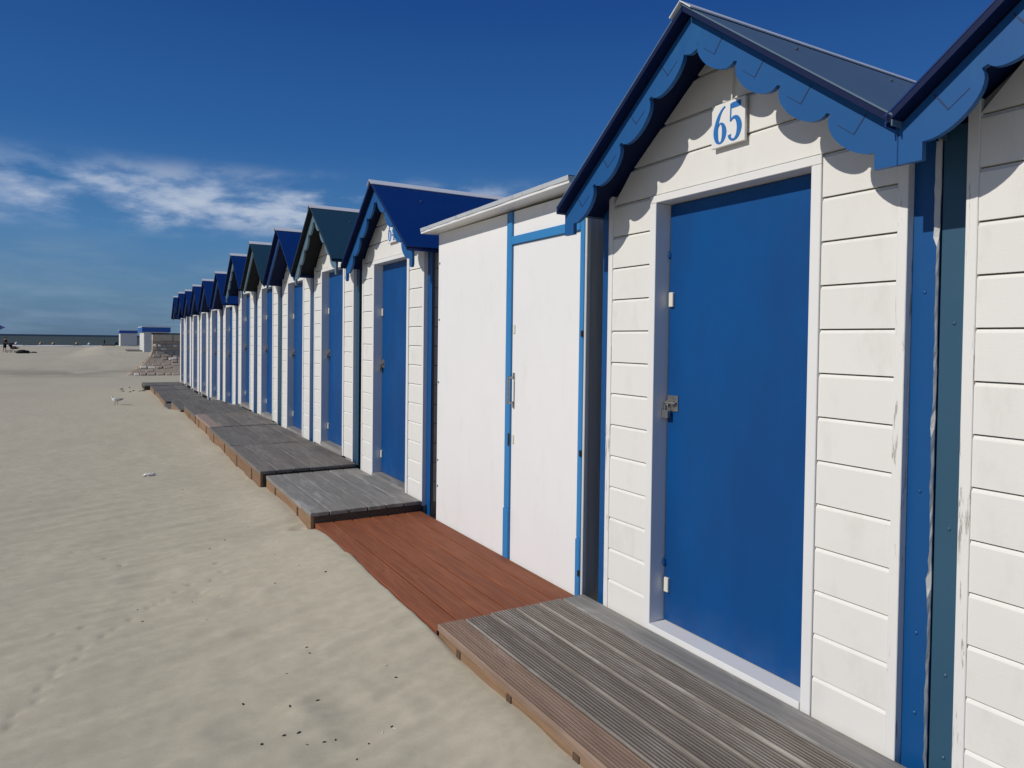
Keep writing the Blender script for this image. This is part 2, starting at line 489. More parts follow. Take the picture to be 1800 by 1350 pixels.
YK = [-60, 9, 12, 14.5, 16.6, 18.5, 26, 32, 40, 50, 60, 75, 203, 235, 300]
ZK = [-0.1, -0.095, -0.085, -0.06, -0.22, -0.29, -0.29, -0.32, -0.58, -0.47, -0.44, -0.55, -1.55, -2.3, -3.4]
TRACKS = []
DIPS = []

def sand_h(x, y, detail=True):
    x = np.asarray(x, float)
    y = np.asarray(y, float)
    h = np.interp(y, YK, ZK)
    h = h+(0.42*sstep(y, 55, 74)+0.2*sstep(y, 85, 105))*sstep(x, -5, -1.5)*(1-sstep(y, 140, 190))
    far = sstep(y, 12, 40)
    h = h+(0.10*far+0.03)*fbm(x*0.22+3, y*0.22, 5, 3)*(1-sstep(x, -0.9, -0.3)*(1-far))
    # sand drifted against the platforms, wavy along their sides
    drift = np.exp(-((x+0.95)/0.22)**2)*(1-sstep(y, 14, 18))
    h = h+drift*(0.020+(0.055-0.045*sstep(y, 2.9, 3.15)*(1-sstep(y, 5.1, 5.35)))*(vnoise(y*1.9+5, y*0+2.5, 11)-0.55)+0.02*(vnoise(y*6.0, y*0+7.5, 12)-0.5))
    red = sstep(y, 2.5, 3.3)*(1-sstep(y, 4.95, 5.3))
    h = h+red*0.042*sstep(x, -2.1, -0.98)*(1-sstep(x, -0.885, -0.83))
    if detail:
        near = 1-sstep(y, 10, 30)
        out = 1-sstep(x, -1.0, -0.8)
        u, v = x*math.cos(R(106))+y*math.sin(R(106)), -x*math.sin(R(106))+y*math.cos(R(106))
        h = h+near*out*(0.020*fbm(x*1.7, y*1.7, 21, 4)+0.024*fbm(u*5.5, v*1.0, 31, 3)+0.014*fbm(u*12, v*1.5, 41, 2))
        h = h+0.05*far*fbm(x*0.8, y*0.5, 51, 3)
        for cx, cy, rr, dd in DIPS:
            q = ((x-cx)**2+(y-cy)**2)/rr**2
            h = h-0.6*dd*np.exp(-q)+0.2*dd*np.exp(-((np.sqrt(q)-1.5)/0.45)**2)
        for cx, cy, an in TRACKS:
            for da in (-0.5, 0.0, 0.5):
                ca, sa = math.cos(an+da), math.sin(an+da)
                lx, ly = (x-cx)*ca+(y-cy)*sa, -(x-cx)*sa+(y-cy)*ca
                h = h-0.0048*np.exp(-(ly/0.009)**2-((lx-0.022)/0.026)**2)
    return h

def ground_hit(px, py):
    d = ray(px, py)
    t, st = 0.5, 0.02
    while t < 800:
        p = CAM+d*t
        if p.z <= max(-1.58, float(sand_h(p.x, p.y, False))):
            return p
        t += max(st, t*0.002)
    return CAM+d*200

def c8(x, y):
    return x*0.4075, 800+y*0.4075
for (a, b) in [(30, 1190), (50, 1135), (150, 1070), (160, 1027), (225, 978), (235, 937), (330, 890), (355, 845), (225, 790), (350, 760), (490, 760), (440, 800), (560, 715), (640, 662), (670, 652), (705, 640), (760, 600), (820, 565), (860, 600), (910, 550), (960, 510), (930, 475), (520, 480), (450, 455), (310, 425)]:
    p = ground_hit(*c8(a, b))
    TRACKS.append((p.x, p.y, R(62)+random.uniform(-0.3, 0.3)))
for (a, b, rr, dd) in [(1090, 920, 0.13, 0.020), (1090, 1170, 0.12, 0.022), (1590, 1150, 0.12, 0.022), (1450, 1060, 0.09, 0.018), (660, 530, 0.13, 0.016), (860, 610, 0.10, 0.012), (1020, 620, 0.10, 0.014), (1250, 850, 0.12, 0.014), (900, 400, 0.10, 0.010), (1130, 745, 0.11, 0.013), (1500, 1290, 0.12, 0.016), (330, 650, 0.12, 0.010)]:
    p = ground_hit(*c8(a, b))
    DIPS.append((p.x, p.y, rr, dd))
pc = ground_hit(536, 930)
DIPS.append((pc.x-0.03, pc.y-0.02, 0.07, 0.03))

def axis(lo, hi, a, b, step, g=1.055):
    mid = list(np.arange(a, b, step))
    left, s, v = [], step, a
    while v > lo:
        s *= g
        v -= s
        left.append(v)
    right, s, v = [], step, mid[-1]
    while v < hi:
        s *= g
        v += s
        right.append(v)
    return np.array(left[::-1]+mid+right)

xs = axis(-420, 160, -3.5, -0.8, 0.014)
ys = axis(-40, 270, 1.6, 6.6, 0.016, 1.035)
gx, gy = np.meshgrid(xs, ys)
gz = sand_h(gx, gy)
nx, ny = len(xs), len(ys)
me = bpy.data.meshes.new('sand')
co = np.stack([gx.ravel(), gy.ravel(), gz.ravel()], 1)
idx = np.arange(nx*ny).reshape(ny, nx)
q = np.stack([idx[:-1, :-1], idx[:-1, 1:], idx[1:, 1:], idx[1:, :-1]], -1).reshape(-1, 4)
me.vertices.add(len(co))
me.vertices.foreach_set('co', co.ravel())
me.loops.add(q.size)
me.loops.foreach_set('vertex_index', q.ravel())
me.polygons.add(len(q))
me.polygons.foreach_set('loop_start', np.arange(0, q.size, 4))
me.update(calc_edges=True)
me.polygons.foreach_set('use_smooth', np.ones(len(q), bool))
me.materials.append(M_sand)
sand = bpy.data.objects.new('sand', me)
COL.objects.link(sand)
sand['kind'] = 'structure'

sea = part('sea', None, lambda m: m.add([(-9000, 190, -1.6), (9000, 190, -1.6), (9000, 16000, -1.6), (-9000, 16000, -1.6)], [(0, 1, 2, 3)]), M_sea)
sea['kind'] = 'structure'

def surf(m):
    rnd = random.Random(3)
    for row, y0 in ((0, 204.0), (1, 209.0), (2, 216.0)):
        x = -75.0
        while x < 30:
            l = rnd.uniform(4, 16)
            wd = rnd.uniform(0.8, 2.2)/(1+row*0.6)
            yy = y0+rnd.uniform(-1, 1)
            n = 6
            pts = [(x+l*i/n, yy+rnd.uniform(-0.4, 0.4)-wd*math.sin(math.pi*i/n)*0.5) for i in range(n+1)]
            pts2 = [(a, b+wd*(0.2+math.sin(math.pi*i/n))) for i, (a, b) in enumerate(pts)]
            vs = [(a, b, -1.5) for a, b in pts]+[(a, b, -1.42) for a, b in pts2]+[(a, b+0.5, -1.6) for a, b in pts2]
            m.add(vs, [(i, i+1, n+2+i, n+1+i) for i in range(n)]+[(n+1+i, n+2+i, 2*n+3+i, 2*n+2+i) for i in range(n)])
            x += l*rnd.uniform(0.8, 1.9 if row else 1.1)
sf = part('breaking_surf', None, surf, M_foam)
sf['kind'] = 'stuff'
sf['label'] = 'thin white line of surf breaking along the shore'

# ------------------------------------------------------------------ huts
TH = math.atan(0.762)
CT, ST = math.cos(TH), math.sin(TH)
APEX, HALF, FRONT, DEPTH = 2.690, 0.875, -0.262, 2.02
PITCHB, Z0B = 0.1583, 0.135
JOINTS = [-0.03]+[Z0B+PITCHB*k for k in range(13)]
HW = 0.775

def slope_pt(sg, s, wv):
    """point on the gable plane: s metres down the slope from the apex, wv metres square to it under the roof"""
    return (sg*(s*CT-wv*ST), APEX-s*ST-wv*CT)

def barge(sg, style):
    L = HALF/CT
    wn, bd = 0.092, 0.060
    top = 0.030
    zt = APEX-top/CT
    if style == 'plain':
        pts = [(0, zt), (0, zt-0.10), slope_pt(sg, L-0.01, 0.10), slope_pt(sg, L-0.005, top)]
        return pts
    pts = [(0, zt), (0, zt-0.150), (sg*0.036, zt-0.140)]
    s0, s1, n = 0.125, 1.117, 4
    per = (s1-s0)/n
    yt = 0.791 if style == 'square' else 0.812
    for i in range(n):
        a = per*0.465
        for k in range(0, 17):
            ph = math.pi*k/16
            q_ = slope_pt(sg, s0+i*per+a*(1-math.cos(ph)), wn+bd*math.sin(ph))
            if abs(q_[0]) < yt-0.002:
                pts.append(q_)
        if i < n-1:
            pts.append(slope_pt(sg, s0+(i+1)*per-0.003, wn-0.004))
    ye = sg*0.866
    ze = APEX-0.762*0.866-top/CT
    zl = pts[-1][1]
    if style == 'square':
        zb = APEX-0.807
        pts += [(sg*yt, zl), (sg*yt, zb), (ye, zb), (ye, ze)]
    else:
        zb = APEX-0.80
        yc, r = sg*(yt+0.866)/2, (0.866-yt)/2
        pts += [(sg*yt, zl)]+[(yc-sg*r*math.cos(math.pi*k/8), zb-r*math.sin(math.pi*k/8)) for k in range(9)]+[(ye, ze)]
    return pts

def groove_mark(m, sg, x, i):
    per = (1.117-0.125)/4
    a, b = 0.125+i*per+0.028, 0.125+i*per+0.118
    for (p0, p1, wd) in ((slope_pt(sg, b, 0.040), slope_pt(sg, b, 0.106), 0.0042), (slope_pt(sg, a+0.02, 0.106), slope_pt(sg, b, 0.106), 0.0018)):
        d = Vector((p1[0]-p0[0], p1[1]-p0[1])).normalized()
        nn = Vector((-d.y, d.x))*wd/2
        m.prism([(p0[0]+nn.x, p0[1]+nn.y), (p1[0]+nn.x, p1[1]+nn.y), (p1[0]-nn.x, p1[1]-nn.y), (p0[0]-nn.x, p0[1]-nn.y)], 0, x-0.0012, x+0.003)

def board_prof(z0, z1):
    return [(0.0, z0+0.004), (0.0, z1-0.013), (0.009, z1-0.001), (0.016, z1-0.001), (0.016, z0+0.004)]

def gable_board(m, z0, z1):
    """full-width board, ends cut to the roof slope"""
    def hw(z):
        return min(HW-0.034, (APEX-0.03-z)/0.762-0.02)
    pr = board_prof(z0, z1)
    vs = []
    for sg in (-1, 1):
        for x, z in pr:
            vs.append((x, sg*max(0.01, hw(z)), z))
    n = len(pr)
    m.add(vs, [tuple(range(n)), tuple(range(2*n-1, n-1, -1))]+[(i, i+n, (i+1) % n+n, (i+1) % n) for i in range(n)])

def stroke(m, pts, x, th=0.004):
    """brush stroke through (y, z, width) points, as a solid ribbon"""
    P = []
    n = len(pts)
    for i in range(n-1):                      # Catmull-Rom refine
        p0, p1, p2, p3 = pts[max(i-1, 0)], pts[i], pts[i+1], pts[min(i+2, n-1)]
        for k in range(6):
            t = k/6
            P.append(tuple(0.5*((2*b)+(-a+c)*t+(2*a-5*b+4*c-d)*t*t+(-a+3*b-3*c+d)*t**3) for a, b, c, d in zip(p0, p1, p2, p3)))
    P.append(pts[-1])
    L, Rr = [], []
    for i, (y, z, wd) in enumerate(P):
        a, b = P[max(i-1, 0)], P[min(i+1, len(P)-1)]
        d = Vector((b[0]-a[0], b[1]-a[1]))
        d = d.normalized() if d.length > 0 else Vector((1, 0))
        L.append((y-d.y*wd/2, z+d.x*wd/2))
        Rr.append((y+d.y*wd/2, z-d.x*wd/2))
    for i in range(len(P)-1):
        m.prism([L[i], L[i+1], Rr[i+1], Rr[i]], 0, x-th, x)

DIG = {'6': [[(.43, .97, .05), (.30, .88, .06), (.18, .70, .10), (.10, .45, .135), (.09, .28, .14), (.14, .10, .10), (.25, .02, .04), (.36, .10, .10), (.41, .28, .14), (.37, .46, .10), (.27, .55, .04), (.17, .47, .03)]],
       '5': [[(.13, .93, .135), (.46, .93, .135)], [(.10, .99, .035), (.09, .52, .035)], [(.09, .52, .03), (.20, .60, .06), (.34, .55, .11), (.42, .34, .14), (.36, .11, .10), (.22, .015, .05), (.09, .07, .06), (.06, .17, .10)]],
       '4': [[(.33, .98, .045), (.02, .30, .045)], [(.01, .28, .06), (.48, .28, .06)], [(.34, 1.0, .12), (.34, .02, .12)], [(.22, .02, .035), (.46, .02, .035)]]}

def number_sign(hut, text, yc, zc, size, x):
    s = part('number_sign', None, lambda m: m.box(x, x+0.014, yc-size/2, yc+size/2, zc-size/2, zc+size/2), M_trim, hut, bevel=0.0015)
    hgt = size*0.86
    for i, ch in enumerate(text):
        def dig(m):
            ox = yc+size*0.43-(i*0.44)*size
            for k, st in enumerate(DIG[ch]):
                stroke(m, [(ox-a*hgt*0.93, zc-hgt/2+b*hgt, c*hgt*1.15) for a, b, c in st], x-0.0004*k, 0.0015)
        part('digit', None, dig, M_ink, s)
    return s

def hasp(hut, y, z):
    """slide bolt with a padlock on the door edge"""
    def b(m):
        m.box(0.074, 0.080, y-0.075, y-0.005, z-0.035, z+0.04)
        m.tube([(0.066, y-0.07, z+0.004), (0.066, y+0.05, z+0.004)], 0.008, 8)
        m.box(0.060, 0.074, y-0.055, y-0.045, z-0.008, z+0.016)
        m.box(0.060, 0.074, y-0.020, y-0.012, z-0.008, z+0.016)
    h = part('slide_bolt', ('hasp', y, z), b, M_steel, hut, bevel=0.001)
    def pl(m):
        m.tube([(0.055, y-0.008, z-0.03), (0.055, y-0.008, z-0.005), (0.055, y-0.018, z+0.002), (0.055, y-0.028, z-0.005), (0.055, y-0.028, z-0.03)], 0.003, 6)
        m.box(0.046, 0.064, y-0.038, y+0.002, z-0.066, z-0.03)
    part('padlock', ('plock', y, z), pl, M_steel, h, bevel=0.002)

def make_hut(c, zb, roof, strip, bargemat, style, label, sy=1.0, number=None, detail=2, fancy=False, cornermat=None, z_drop=0.25, roof_dx=0.0, lean=0.0):
    hut = empty('beach_hut', (0, c, zb), label, 'beach hut', 'beach huts standing in a row')
    hut.scale = (1, sy, 1)
    hut.rotation_euler = (lean, 0, 0)
    # carcass behind the boards
    def core(m):
        m.box(0.125, DEPTH-0.05, -HW+0.03, HW-0.03, -z_drop, 2.02)
        for sg in (-1, 1):
            a, b = sorted((sg*0.459, sg*(HW-0.02)))
            m.box(0.018, 0.123, a, b, -z_drop, 2.02)
        m.prism([(-HW+0.02, 2.022), (HW-0.02, 2.022), (HW-0.02, 2.07), (0, APEX-0.035), (-HW+0.02, 2.07)], 0, 0.018, DEPTH-0.05)
    part('wall', ('core', z_drop), core, M_back, hut)
    # side cladding
    for sg in (-1, 1):
        if detail == 2 and sg == -1:
            for k in range(13):
                part('side_board', ('sideb', k), lambda m: m.box(0.10, DEPTH-0.06, -HW+0.012, -HW+0.029, JOINTS[k]+0.004, JOINTS[k+1]-0.003), M_white, hut)
        else:
            part('side_cladding', ('sidec', sg), lambda m: m.box(0.10, DEPTH-0.06, min(sg*(HW-0.029), sg*(HW-0.012)), max(sg*(HW-0.029), sg*(HW-0.012)), -0.03, 2.02), M_white, hut)
    # weatherboards
    if detail == 2:
        for sg in (-1, 1):
            a, b = sorted((sg*0.4595, sg*(HW-0.0345)))
            for k in range(13):
                part('siding_board', ('sb', sg, k), lambda m: m.prism(board_prof(JOINTS[k], JOINTS[k+1]), 1, a, b), M_white, hut)
        for k in range(4):
            part('gable_board', ('gb', k), lambda m: gable_board(m, 2.035+PITCHB*k, min(2.035+PITCHB*(k+1), APEX-0.045)), M_white, hut)
    else:
        def allb(m):
            for sg in (-1, 1):
                a, b = sorted((sg*0.4595, sg*(HW-0.0345)))
                for k in range(13):
                    m.prism(board_prof(JOINTS[k], JOINTS[k+1]), 1, a, b)
            for k in range(4):
                gable_board(m, 2.035+PITCHB*k, min(2.035+PITCHB*(k+1), APEX-0.045))
        o = part('siding', 'allb', allb, M_white, hut)
        o['kind'] = 'stuff'
    for sg in (-1, 1):
        a, b = sorted((sg*(HW-0.034), sg*HW))
        part('corner_post', ('corner', sg), lambda m: m.box(-0.004, 0.035, a, b, -0.05, 2.085), cornermat if (cornermat and sg == -1) else (M_peel if fancy else M_trim), hut, bevel=0.002)
        a, b = sorted((sg*(HW+0.0005), sg*(HW+0.085)))
        part('side_strip', ('strip', sg), lambda m: m.box(0.030, 0.040, a, b, -0.12, 2.03), strip, hut)
        if fancy:
            for z in (0.06, 0.32, 0.78, 1.42):
                part('rivet', 'riv', lambda m: m.blob((0, 0, 0), (0.0045, 0.0065, 0.0065), 1, 10, 6, 0.02), strip, hut, (0.030, sg*(HW+0.042), z+0.10*(sg < 0)))
        a, b = sorted((sg*0.416, sg*0.458))
        part('door_jamb', ('jamb', sg), lambda m: m.box(-0.008, 0.122, a, b, -0.03, 1.999), M_trim, hut, bevel=0.002)
    part('door_head', 'head', lambda m: m.box(-0.008, 0.122, -0.458, 0.458, 2.0, 2.034), M_trim, hut, bevel=0.002)
    part('door_sill', 'sill', lambda m: m.box(-0.014, 0.10, -0.4155, 0.4155, -0.035, 0.022), M_trim if fancy else M_grey2, hut, bevel=0.002)
    door = part('door', 'door', lambda m: m.box(0.080, 0.118, -0.413, 0.411, 0.026, 1.996), M_door, hut, bevel=0.002)
    for z in (0.20, 1.55):
        part('hinge_cover', ('hinge', z), lambda m: m.box(0.066, 0.0795, 0.375, 0.402, z-0.034, z+0.034), M_plastic, door, bevel=0.002)
    if fancy:
        part('paint_knob', 'knob', lambda m: m.blob((0.074, 0.408, 0.30), (0.012, 0.008, 0.016), 2), M_door, door)
        part('paint_drip', 'drip', lambda m: m.blob((0.076, 0.409, 1.76), (0.009, 0.006, 0.018), 3), M_barge, door)
    hasp(door, 0.412, 1.06)
    # roof
    for sg in (-1, 1):
        def pan(m):
            t = 0.005
            pts = [(sg*0.0008, APEX), (sg*HALF, APEX-0.762*HALF), (sg*HALF, APEX-0.762*HALF-t/CT), (sg*0.0008, APEX-t/CT)]
            m.prism(pts, 0, FRONT, DEPTH)
            # turned-down drip at the eave
            m.box(FRONT+0.002, DEPTH, min(sg*HALF, sg*(HALF-0.004)), max(sg*HALF, sg*(HALF-0.004)), APEX-0.762*HALF-0.034, APEX-0.762*HALF-0.016)
        rp = part('roof_panel', ('roof', sg, roof.name), pan, roof, hut, (roof_dx, 0, 0))
        part('roof_underside_shade', ('undershade', sg), lambda m: m.prism([(sg*0.002, APEX-0.0085), (sg*(HALF-0.006), APEX-0.0085-0.762*(HALF-0.006)), (sg*(HALF-0.006), APEX-0.030-0.762*(HALF-0.006)), (sg*0.002, APEX-0.030)], 0, FRONT+0.001, DEPTH), M_shadeteal if roof is M_roofteal else M_shadenavy, rp)  # added dark sheet below the panel; the eave shade is in its colour
        def scr(m):
            for xx in (0.12, 0.75, 1.4):
                for ss in (0.30, 0.85):
                    y, z = slope_pt(sg, ss, -0.004)
                    m.blob((xx, y, z), (0.009, 0.009, 0.005), 1, 8, 4, 0.05)
        part('roof_screws', ('scr', sg), scr, M_steel, rp)['kind'] = 'stuff'
        bb = part('bargeboard', ('barge', sg, style), lambda m: m.prism(barge(sg, style), 0, -0.212, -0.192), bargemat, hut, (roof_dx, 0, 0))
        if style == 'square':
            for i in range(4):
                part('groove_mark', ('grv', sg, i), lambda m: groove_mark(m, sg, -0.212, i), M_groove, bb)
    def cap(m):
        wv = 0.075
        o = 0.007
        pts = [(0, APEX+o+0.004), (wv*CT, APEX+o+0.004-wv*ST), (wv*CT-0.002, APEX+o-wv*ST-0.001), (0, APEX+o), (-wv*CT+0.002, APEX+o-wv*ST-0.001), (-wv*CT, APEX+o+0.004-wv*ST)]
        m.prism(pts, 0, FRONT-0.012, DEPTH)
    part('ridge_cap', 'cap', cap, M_ridge, hut, (roof_dx, 0, 0))
    if number:
        yc = {'65': -0.03, '64': -0.098}[number]
        number_sign(hut, number, yc, {'65': 2.252, '64': 2.25}[number], {'65': 0.178, '64': 0.20}[number], -0.026)
        part('sign_cord', ('cord', number), lambda m: m.tube([(-0.012, yc-0.005, 2.335), (-0.010, yc-0.012, 2.50)], 0.0035, 6), M_trim, hut)
    return hut


make_hut(0.378, 0.0, M_roofblue, M_stripteal, M_barge, 'square', 'white boarded beach hut at the near end of the row, next to hut 65', fancy=True)
h65 = make_hut(2.105, 0.0, M_rooffade, M_stripblue, M_barge, 'square', 'white boarded beach hut numbered 65 with blue door and scalloped blue bargeboards', number='65', fancy=True)
make_hut(6.035, 0.05, M_roofblue, M_stripblue, M_barge, 'drip', 'white beach hut numbered 64 with deep blue roof, beside the flat-roofed white cabin', number='64', roof_dx=0.068)
make_hut(7.85, 0.117, M_roofteal, M_stripteal, M_bargeteal, 'drip', 'beach hut with dark teal roof and scalloped slate bargeboards next to hut 64', lean=-0.004)
make_hut(9.59, 0.09, M_roofblue, M_stripblue, M_bargenavy, 'plain', 'blue-roofed beach hut standing between the two dark teal roofed huts', lean=0.003)
make_hut(11.41, 0.12, M_roofteal, M_stripteal, M_bargeteal, 'plain', 'dark teal roofed beach hut with plain bargeboards, third hut beyond number 64', lean=-0.005)
make_hut(13.28, 0.12, M_roofblue, M_stripblue, M_bargeteal, 'drip', 'blue-roofed beach hut just beyond the plain teal roofed hut', lean=0.004)
make_hut(15.16, -0.05, M_roofblue, M_stripblue, M_bargenavy, 'plain', 'blue-roofed beach hut second beyond the plain teal roofed hut', sy=1.05)
make_hut(17.22, -0.06, M_roofblue, M_stripblue, M_bargenavy, 'plain', 'blue-roofed beach hut third beyond the plain teal roofed hut', sy=1.06, detail=1)
make_hut(19.13, -0.07, M_roofblue, M_stripblue, M_bargenavy, 'plain', 'blue-roofed beach hut fourth beyond the plain teal roofed hut', sy=1.06, detail=1)
make_hut(20.95, -0.09, M_roofblue, M_stripblue, M_bargenavy, 'plain', 'blue-roofed beach hut third from the far end of the row', sy=1.05, detail=1)
make_hut(22.78, -0.06, M_roofblue, M_stripblue, M_bargenavy, 'plain', 'blue-roofed beach hut second from the far end of the row', sy=1.03, detail=1)
make_hut(24.42, -0.10, M_roofblue, M_stripblue, M_bargenavy, 'plain', 'last blue-roofed beach hut at the far end of the row, near the stone wall', sy=1.0, detail=1)

# torn strip of pale film in the slot between hut 65 and its near neighbour
def film(m):
    rnd = random.Random(5)
    zs = np.linspace(-0.05, 2.02, 70)
    L, Rr = [], []
    for z in zs:
        wd = 0.001+0.002*rnd.random()
        if z > 1.66:
            wd = 0.011+0.003*rnd.random()
        if abs(z-0.60) < 0.035:
            wd = 0.012-0.2*abs(z-0.60)
        if abs(z-1.10) < 0.02:
            wd = 0.007
        yc = -0.862+0.001*math.sin(z*9)+rnd.uniform(-.001, .001)
        L.append((0.012+rnd.uniform(-.004, .004), yc+wd, z))
        Rr.append((0.022, yc-0.001, z))
    n = len(zs)
    vs = L+Rr+[(x+0.004, y, z) for x, y, z in Rr]
    m.add(vs, [(i, i+1, n+i+1, n+i) for i in range(n-1)]+[(n+i, n+i+1, 2*n+i+1, 2*n+i) for i in range(n-1)])
fs = part('film_strip', None, film, M_film, h65)
fs['label'] = 'torn pale sealing film hanging down the blue slot'

# ------------------------------------------------------------------ flat-roofed white cabin between 65 and 64
cab = empty('flat_roofed_cabin', (0, 4.02, 0), 'white flat-roofed beach cabin with light blue posts between huts 65 and 64', 'beach hut')
ya, yb = -0.955, 0.965             # near and far ends, local
part('wall', None, lambda m: m.box(0.022, 1.9, ya+0.03, yb-0.002, -0.2, 2.165), M_greyside, cab)
pl = part('front_panel', None, lambda m: m.box(0.0, 0.02, -0.104, yb, -0.06, 2.160), M_panel, cab, bevel=0.0015)
for z in (1.50, 1.02, 0.42, 0.22, 1.93):
    part('screw_head', None, lambda m: m.blob((-0.001, yb-0.022, z), (0.004, 0.008, 0.009), int(z*10), 8, 5, 0.1), M_dark, pl)
bd = part('door', None, lambda m: m.box(0.002, 0.02, -0.902, -0.170, -0.06, 1.948), M_panel, cab, bevel=0.0015)
part('top_panel', None, lambda m: m.box(0.002, 0.02, -0.902, -0.170, 2.004, 2.160), M_panel, cab, bevel=0.0015)
part('cross_rail', None, lambda m: m.box(-0.014, 0.019, -0.9035, -0.1695, 1.950, 2.002), M_skyblue, cab, bevel=0.003)
for nm, y0, y1 in (('post', -0.168, -0.106), ('post', -0.942, -0.904)):
    part(nm, None, lambda m: m.box(-0.012, 0.019, y0, y1, 0.28, 2.158), M_skyblue, cab, bevel=0.003)
    part('post_foot', None, lambda m: m.box(-0.018, 0.019, y0-0.0008, y1+0.0008, -0.06, 0.279), M_skyblue, cab, bevel=0.004)
part('edge_film', None, lambda m: m.box(-0.008, 0.02, ya-0.005, ya+0.012, -0.03, 2.155), M_film, cab, bevel=0.003)
part('end_board', None, lambda m: m.box(-0.004, 1.88, ya+0.0125, ya+0.0295, -0.1, 2.14), M_greyside, cab)
for z in (1.39, 0.745, 0.095):
    part('hinge', None, lambda m: (m.tube([(-0.014, -0.936, z-0.016), (-0.014, -0.936, z+0.016)], 0.008, 8)), M_dark, cab)
def handle(m):
    for z in (0.955, 1.115):
        m.tube([(0.002, -0.196, z), (-0.040, -0.196, z)], 0.006, 8)
    m.tube([(-0.040, -0.196, 0.95), (-0.040, -0.196, 1.12)], 0.008, 8)
    m.box(-0.003, 0.002, -0.207, -0.186, 0.925, 0.965)
    m.box(-0.003, 0.002, -0.207, -0.186, 1.105, 1.145)
part('pull_handle', None, handle, M_steel, bd)
for z in (1.42, 0.725):
    part('latch_plate', None, lambda m: m.box(-0.004, 0.002, -0.205, -0.182, z-0.028, z+0.028), M_plastic, bd, bevel=0.0015)
part('lock_slot', None, lambda m: m.box(-0.0135, -0.0115, -0.168, -0.150, 0.68, 0.76), M_dark, cab)
def slab(m, y0, y1):
    vs = []
    for y in (y0, y1):
        zz_ = 2.185-0.012*y
        for x, z in ((-0.125, zz_-0.016), (-0.125, zz_+0.020), (1.95, zz_+0.07), (1.95, zz_+0.03)):
            vs.append((x, y, z))
    m.add(vs, [(0, 1, 2, 3), (7, 6, 5, 4), (0, 4, 5, 1), (1, 5, 6, 2), (2, 6, 7, 3), (3, 7, 4, 0)])
for y0, y1 in ((ya-0.0, 0.243), (0.246, yb+0.06)):
    rs = part('roof_slab', None, lambda m: slab(m, y0, y1), M_trim, cab)
    def edge(m):
        for ysg in (0,):
            vs = []
            for y in np.linspace(y0, y1, 14):
                zz_ = 2.185-0.012*y
                j = random.uniform(-0.002, 0.002)
                vs += [(-0.129+j, y, zz_+0.000+j), (-0.131+j, y, zz_+0.024), (-0.05, y, zz_+0.0265)]
            m.add(vs, [(3*i+k, 3*i+3+k, 3*i+4+k, 3*i+1+k) for i in range(13) for k in (0, 1)])
    part('roof_edge_metal', None, edge, M_alu, rs)

# ------------------------------------------------------------------ wooden platforms
def reeded(x0, x1, z, th):
    """grooved plank section"""
    n = 8
    wv = (x1-x0-0.012)/n
    pts = [(x0, z-th), (x0, z-0.004), (x0+0.004, z)]
    for i in range(n):
        a = x0+0.006+i*wv
        pts += [(a+wv*0.26, z), (a+wv*0.34, z-0.009), (a+wv*0.66, z-0.009), (a+wv*0.74, z)]
    pts += [(x1-0.004, z), (x1, z-0.004), (x1, z-th)]
    return pts

def deck(y0, y1, z, xo, label, mats, sidem=None, reed=False, n=6, jo=3, drop=0.24, tilt=0.0, side_h=None):
    d = empty('deck_platform', (0, y0, z), label, 'deck', 'wooden platforms in front of the huts')
    d.rotation_euler = (tilt, 0, 0)
    L = y1-y0
    W = (-0.012-xo)/n
    rnd = random.Random(int(y0*100))
    for i in range(n):
        a = xo+i*W+0.004
        b = xo+(i+1)*W-0.006
        e0, e1 = rnd.uniform(0, 0.010), rnd.uniform(0, 0.008)
        dz = rnd.uniform(-0.0015, 0.0015)
        mt = mats[min(i, len(mats)-1)]
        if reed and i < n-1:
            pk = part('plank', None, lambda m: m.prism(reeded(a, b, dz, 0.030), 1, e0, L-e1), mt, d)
            pk.data.materials.append(M_reeddark if i else M_brownwood)          # groove faces in a darker wood tone, outer plank excepted
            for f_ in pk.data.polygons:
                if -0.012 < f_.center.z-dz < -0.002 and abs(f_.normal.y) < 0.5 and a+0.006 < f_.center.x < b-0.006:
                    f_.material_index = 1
        else:
            part('plank', None, lambda m: m.box(a, b, e0, L-e1, dz-0.030, dz), mt, d, bevel=0.003)
    sm = sidem or M_tanwood
    part('side_board', None, lambda m: m.box(xo+0.006, xo+0.034, 0.012, L-0.010, -drop, -0.032), sm, d, bevel=0.003)
    for e, mm in ((0.014, M_joist), (L-0.044, M_joist)):
        part('end_board', None, lambda m: m.box(xo+0.036, -0.02, e, e+0.03, -0.15, -0.033), mm, d)
    for k in range(jo):
        yy = L*(k+0.5)/jo
        part('joist_end', None, lambda m: m.box(xo+0.001, xo+0.0055, yy-0.018, yy+0.018, -drop, -0.040), M_joistend, d, bevel=0.001)
    return d

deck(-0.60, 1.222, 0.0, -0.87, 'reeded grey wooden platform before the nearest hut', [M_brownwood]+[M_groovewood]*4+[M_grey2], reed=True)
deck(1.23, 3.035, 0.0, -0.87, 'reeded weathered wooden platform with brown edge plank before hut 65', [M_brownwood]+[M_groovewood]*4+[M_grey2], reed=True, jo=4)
deck(3.05, 5.262, -0.035, -0.868, 'red-brown stained wooden platform before the white flat-roofed cabin', [M_red], M_red, jo=0)
deck(5.235, 6.865, 0.048, -0.905, 'bleached grey wooden platform before hut 64', [M_grey2], jo=2)
deck(6.90, 8.66, 0.085, -0.95, 'grey wooden platform in front of the scalloped teal roofed hut', [M_grey], jo=2)
deck(8.68, 10.55, 0.085, -0.945, 'dark grey platform before the hut between the two teal roofs', [M_grey3, M_grey3, M_grey], jo=2)
deck(10.57, 12.36, 0.09, -0.925, 'grey platform with a pale pinkish outer plank before the plain teal roofed hut', [M_pinkwood, M_grey], jo=2)
